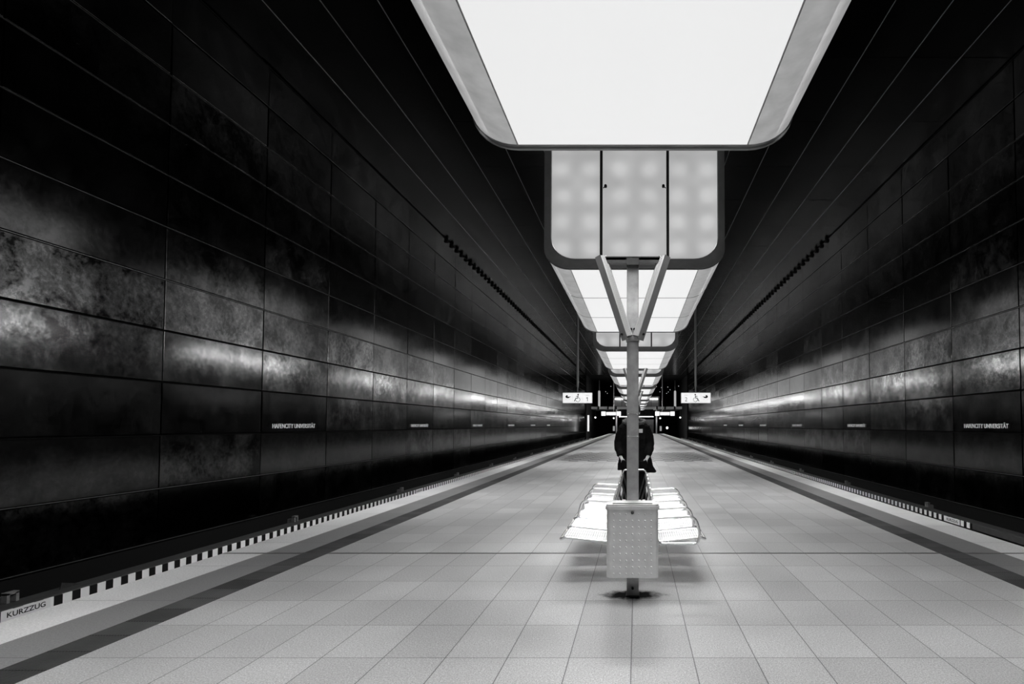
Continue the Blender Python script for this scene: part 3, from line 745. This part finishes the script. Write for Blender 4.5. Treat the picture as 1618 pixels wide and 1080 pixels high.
for s in (-1, 1):
    b = MB(); b.box(s*3.55-.13, s*3.55+.13, .2, .46, -4.3, 0); o = b.build('deck_pillar', M['glow_soft'] if False else M['pale'], None, loc=(0, D, 4.3))
    tag(o, 'pale pillar under the %s half of the far deck' % ('left' if s < 0 else 'right'), 'pillar', 'pillars under the far deck')
    nm = 'left' if s < 0 else 'right'
    xp = sx(946.5 if s < 0 else 1067, D)
    r2 = tag(empty('lit_column', (xp, D+.4, 4.72)), 'slim lit column standing on the %s side of the far deck' % nm, 'lamp', 'lit columns on the far deck')
    b = MB(); b.tube([(0,0,0),(0,0,2.6)], .2, 12); b.build('tube', M['glow_col'], r2, smooth=40)
    b = MB(); b.tube([(0,0,2.6),(0,0,CEIL-4.72)], .10, 10); b.build('stem', M['grey_wall'], r2, smooth=40)
    b = MB(); b.sphere((0,-.1,2.7), .2); b.build('head', M['glow_col'], r2, smooth=60)
    # round lamps under the deck
    for px, py, q in ((970 if s < 0 else 1043, 660.3, 'beside the pillar'), (941 if s < 0 else 1074.5, 659.3, 'beside the wall')):
        r3 = tag(empty('round_lamp', (sx(px, D), D-.4, sz(py, D))), 'small bright round lamp under the far deck %s on the %s' % (q, nm), 'lamp', 'round lamps under the far deck')
        if 'pillar' in q:
            pd = bpy.data.lights.new('lamp_light', 'POINT'); pd.energy = 14; pd.shadow_soft_size = .12
            po = bpy.data.objects.new('lamp_light', pd); C.objects.link(po); po.parent = r3; po.location = (0, -.02, -.26)
        b = MB(); b.sphere((0,0,0), .13 if 'wall' in q else .12); b.build('globe', M['glow_lamp'], r3, smooth=60)
        b = MB(); b.tube([(0,0,.12), (0,0,4.299-sz(py, D))], .025, 6); b.build('stem', M['dark_metal'], r3)
    xi = sx(970.3 if s < 0 else 1043.6, D)
    r4 = tag(empty('info_board', (xi, D-.9, 0)), 'small pale information board on the floor by the %s deck pillar' % nm, 'board', 'information boards at the far end')
    b = MB(); b.bbox(-.17, .17, -.03, .03, .45, 1.3, .01); b.build('panel', M['glow_dim'], r4)
    b = MB(); b.box(-.14, -.10, -.02, .02, 0, .46); b.box(.10, .14, -.02, .02, 0, .46); b.build('legs', M['dark_metal'], r4)
# lit line under the deck, stair wall
b = MB(); b.box(-3.1, -.3, -.06, .06, -.06, .06); b.box(-.2, 3.0, -.06, .06, -.06, .06)
lr = empty('light_strip', (0, D+.9, 2.98)); b.build('tube', M['glow_lamp'], lr); tag(lr, 'bright light strip below the far deck behind the person', 'lamp')
b = MB(); b.box(-3.1, 3.0, -.02, .02, .06, 1.315); b.build('hanger_plate', M['concrete'], lr)
b = MB(); b.box(-2.6, 3.1, D+2.0, D+10, 0, 2.5); o = b.build('stair_enclosure', M['grey_wall']); tag(o, 'grey stair enclosure under the far deck', 'stairs')
f2 = MB(); f2.box(-4.0, 4.0, PLAT_END+.005, HALL_END-.1, -1.15, -.001)
struct(f2.build('floor_landing', M['black']), 'dark floor beyond the platform end', 'floor')
# tall lit panel at the left tunnel mouth, signal in the right tunnel
dl = 84.0
r5 = tag(empty('lit_panel', (sx(929.6, dl), dl, sz(681, dl))), 'tall narrow white lit panel at the far end of the left wall', 'lit panel')
b = MB(); b.bbox(-.13, .13, -.06, .06, 0, 25.5*dl/900, .01); b.build('face', M['glow_bright2'] if False else M['glow_sign'], r5)
b = MB(); b.box(-.05, .05, -.03, .03, -1.15-sz(681, dl), .02); b.build('foot', M['dark_metal'], r5)
r6 = tag(empty('signal', (sx(1054, 108), 108, -1.15)), 'bright signal light in the right-hand tunnel mouth', 'signal')
b = MB(); b.tube([(0,0,0),(0,0,2.0)], .05, 8); b.build('mast', M['dark_metal'], r6)
b = MB(); b.bbox(-.25, .25, -.08, .08, 1.75, 2.45, .02); b.build('head', M['black_gloss'], r6)
b = MB(); b.sphere((0,-.1,2.1), .2); b.build('lens', M['glow_lamp'], r6, smooth=60)
spots = [(1031, 616.5), (1037.5, 610.5), (1045, 612), (1042.8, 618.5), (1055.3, 611), (1058.8, 615.4), (1056, 618.8), (1053.4, 621.2), (1072.3, 609.7), (965.3, 610), (957, 618.5), (959.6, 621)]
for i, (px, py) in enumerate(spots):
    dd = 104+i % 4*2.5; z = min(sz(py, dd), CEIL-.12)
    r7 = tag(empty('downlight', (sx(px, dd), dd, z)), 'tiny downlight glinting in the dark above the far deck', 'lamp', 'downlights above the far deck')
    b = MB(); b.sphere((0,0,0), .06, u=8, v=6); b.build('bulb', M['glow_soft'], r7, smooth=60)
    b = MB(); b.tube([(0,0,.05),(0,0,CEIL-z+.02)], .015, 6); b.build('stem', M['black'], r7)

# ---------------------------------------------------------------- the person behind the bench
def skin_obj(name, verts, edges, radii, mat, parent, root_i=0, sub=2):
    me = bpy.data.meshes.new(name); me.from_pydata(verts, edges, []); me.materials.append(mat)
    o = bpy.data.objects.new(name, me); C.objects.link(o); o.parent = parent
    bm = bmesh.new(); bm.from_mesh(me); ly = bm.verts.layers.skin.verify(); bm.verts.ensure_lookup_table()
    for q, r in zip(bm.verts, radii):
        q[ly].radius = r if isinstance(r, tuple) else (r, r)
    bm.verts[root_i][ly].use_root = True
    bm.to_mesh(me); bm.free()
    md = o.modifiers.new('skin', 'SKIN'); md.use_smooth_shade = True
    o.modifiers.new('subdivision', 'SUBSURF').levels = sub; o.modifiers['subdivision'].render_levels = sub
    return o
PR = tag(empty('person', (-.004, 9.30, 0)), 'person in a black hooded coat with hands in pockets behind the bench', 'person')
V = []; E = []; R = []
def chain(pts, start=None):
    """adds joints (x,y,z,r); returns index of the last"""
    last = start
    for x, y, z, r in pts:
        V.append((x, y, z)); R.append(r); i = len(V)-1
        if last is not None: E.append((last, i))
        last = i
    return last
pel = chain([(0, 0, .95, (.15, .11))])
ch = chain([(0, .0, 1.10, (.15, .11)), (0, .0, 1.28, (.16, .11)), (0, .01, 1.45, (.15, .09)), (0, .01, 1.54, .062), (0, -.005, 1.60, .058)], pel)
sh = 3
head = chain([(0, -.01, 1.68, (.075, .09)), (0, -.005, 1.76, (.078, .095)), (0, .0, 1.82, (.06, .07))], ch)
for s in (-1, 1):
    wr = chain([(s*.19, .0, 1.47, .065), (s*.275, .01, 1.22, .048), (s*.235, -.10, 1.02, .034)], sh)
    pm = chain([(s*.205, -.158, .965, (.032, .020)), (s*.185, -.160, .915, (.036, .018))], wr)
    for k in range(4):          # fingers slide into the pocket, slightly curled
        ox = (k-1.5)*.020
        chain([(s*.18+ox, -.145, .875, .0085), (s*.172+ox, -.120, .845-.008*(1-abs(k-1.5)), .008), (s*.165+ox*.9, -.10, .82-.010*(1.5-abs(k-1.5)), .007)], pm)
    th = chain([(s*.165, -.165, .945, .010), (s*.145, -.172, .915, .009), (s*.135, -.168, .89, .008)], pm-1)
    chain([(s*.095, .0, .86, .085), (s*.105, -.005, .50, .058), (s*.11, .02, .12, .042), (s*.115, -.03, .045, .036), (s*.125, -.14, .03, .03)], pel)
body = skin_obj('body', V, E, R, M['skin'], PR, 0, 2)
# face, ears and hair ride on the head
b = MB(); b.sphere((0, -.108, 1.685), .018, (.8, 1.1, 1.5)); b.build('nose', M['skin'], PR, smooth=60)
for s in (-1, 1):
    b = MB(); b.sphere((s*.032, -.088, 1.715), .013, (1.2, .7, .8)); b.build('eye', M['ink'], PR, smooth=60)
    b = MB(); b.sphere((s*.083, 0, 1.70), .03, (.35, .6, 1)); b.build('ear', M['skin'], PR, smooth=60)
b = MB(); b.sphere((0, -.092, 1.637), .022, (1.1, .4, .3)); b.build('mouth', M['grey_ink'], PR, smooth=60)
b = MB()
b.sphere((0, .022, 1.755), .108, (.95, 1.02, .98), 20, 14); b.sphere((0, .05, 1.67), .09, (.98, .75, 1.0), 16, 10); b.build('hair', M['hair'], PR, smooth=60)
# trousers and shoes
b = MB()
def ell(cx, cy, z, rx, ry, n=20, ph=0, wob=0):
    return [(cx+rx*math.cos(2*PI*k/n)*(1+wob*math.sin(5*k+ph)), cy+ry*math.sin(2*PI*k/n), z+wob*.1*math.sin(3*k+ph)) for k in range(n)]
for s in (-1, 1):
    b.loft([ell(s*.115, -.005, .07, .072, .085), ell(s*.112, .0, .30, .075, .085), ell(s*.107, -.012, .50, .083, .09), ell(s*.1, 0, .75, .105, .115), ell(s*.085, 0, .92, .115, .125)])
b.build('trousers', M['trouser'], PR, smooth=60)
for s in (-1, 1):
    b = MB(); b.loft([ell(s*.118, -.06, 0, .05, .145), ell(s*.118, -.06, .03, .052, .15), ell(s*.118, -.045, .06, .046, .12), ell(s*.116, .0, .10, .045, .06), ell(s*.115, .01, .13, .046, .055)]); b.build('shoe', M['shoe'], PR, smooth=50)
# parka: flared body, sleeves down to the pockets, merged into one surface
b = MB()
hem = [(cx+.03+(.03 if cx > .2 else 0), cy, z-(.04 if cx > 0 else .0)+(.05 if -.16 < cx < -.04 and cy < 0 else 0)) for cx, cy, z in ell(.0, .0, .77, .305, .19, 32)]
b.loft([hem, ell(.015, 0, .86, .285, .185, 32), ell(.01, 0, .98, .26, .18, 32), ell(0, 0, 1.12, .245, .17, 32), ell(0, .0, 1.28, .23, .165, 32), ell(0, .005, 1.42, .205, .145, 32), ell(0, .01, 1.50, .165, .115, 32), ell(0, .01, 1.57, .10, .085, 32)])
for s in (-1, 1):
    b.tube([(s*.12, .01, 1.50), (s*.185, .01, 1.44), (s*.232, .012, 1.33), (s*.256, .005, 1.22), (s*.25, -.04, 1.12), (s*.232, -.09, 1.06), (s*.218, -.125, 1.0)], [.075, .082, .078, .073, .070, .064, .056], 16)
    b.bar((s*.145, -.165, .932), (s*.185, -.155, .80), .11, .07, (0, -1, 0))        # slanted hand pocket
coat = b.build('coat', M['coat'], PR, smooth=60)
md = coat.modifiers.new('merge', 'REMESH'); md.mode = 'VOXEL'; md.voxel_size = .014; md.use_smooth_shade = True
md = coat.modifiers.new('soften', 'SMOOTH'); md.iterations = 3; md.factor = .5
tx = bpy.data.textures.new('folds', 'CLOUDS'); tx.noise_scale = .07
md = coat.modifiers.new('folds', 'DISPLACE'); md.texture = tx; md.strength = .022; md.mid_level = .5
# fur edge of the lowered hood, chest patch, zip
b = MB(); rr = []; pth = []
for k in range(28):
    a = 2*PI*k/28; pth.append((.165*math.cos(a), .02+.125*math.sin(a), 1.565+.03*math.sin(a)-.02*abs(math.cos(a)))); rr.append(.036+.008*math.sin(7*k))
b.tube(pth, rr, 10, True); fur = b.build('hood_trim', M['fur'], PR, smooth=60)
md = fur.modifiers.new('subdivision', 'SUBSURF'); md.levels = 2; md.render_levels = 2
t2 = bpy.data.textures.new('fur_tufts', 'CLOUDS'); t2.noise_scale = .018
md = fur.modifiers.new('tufts', 'DISPLACE'); md.texture = t2; md.strength = .03
b = MB(); b.bbox(.075, .135, -.185, -.150, 1.375, 1.435, .004); b.build('chest_patch', M['white'], PR)
b = MB(); b.box(-.006, .006, -.178, -.16, .85, 1.40); b.build('zip', M['dark_metal'], PR)
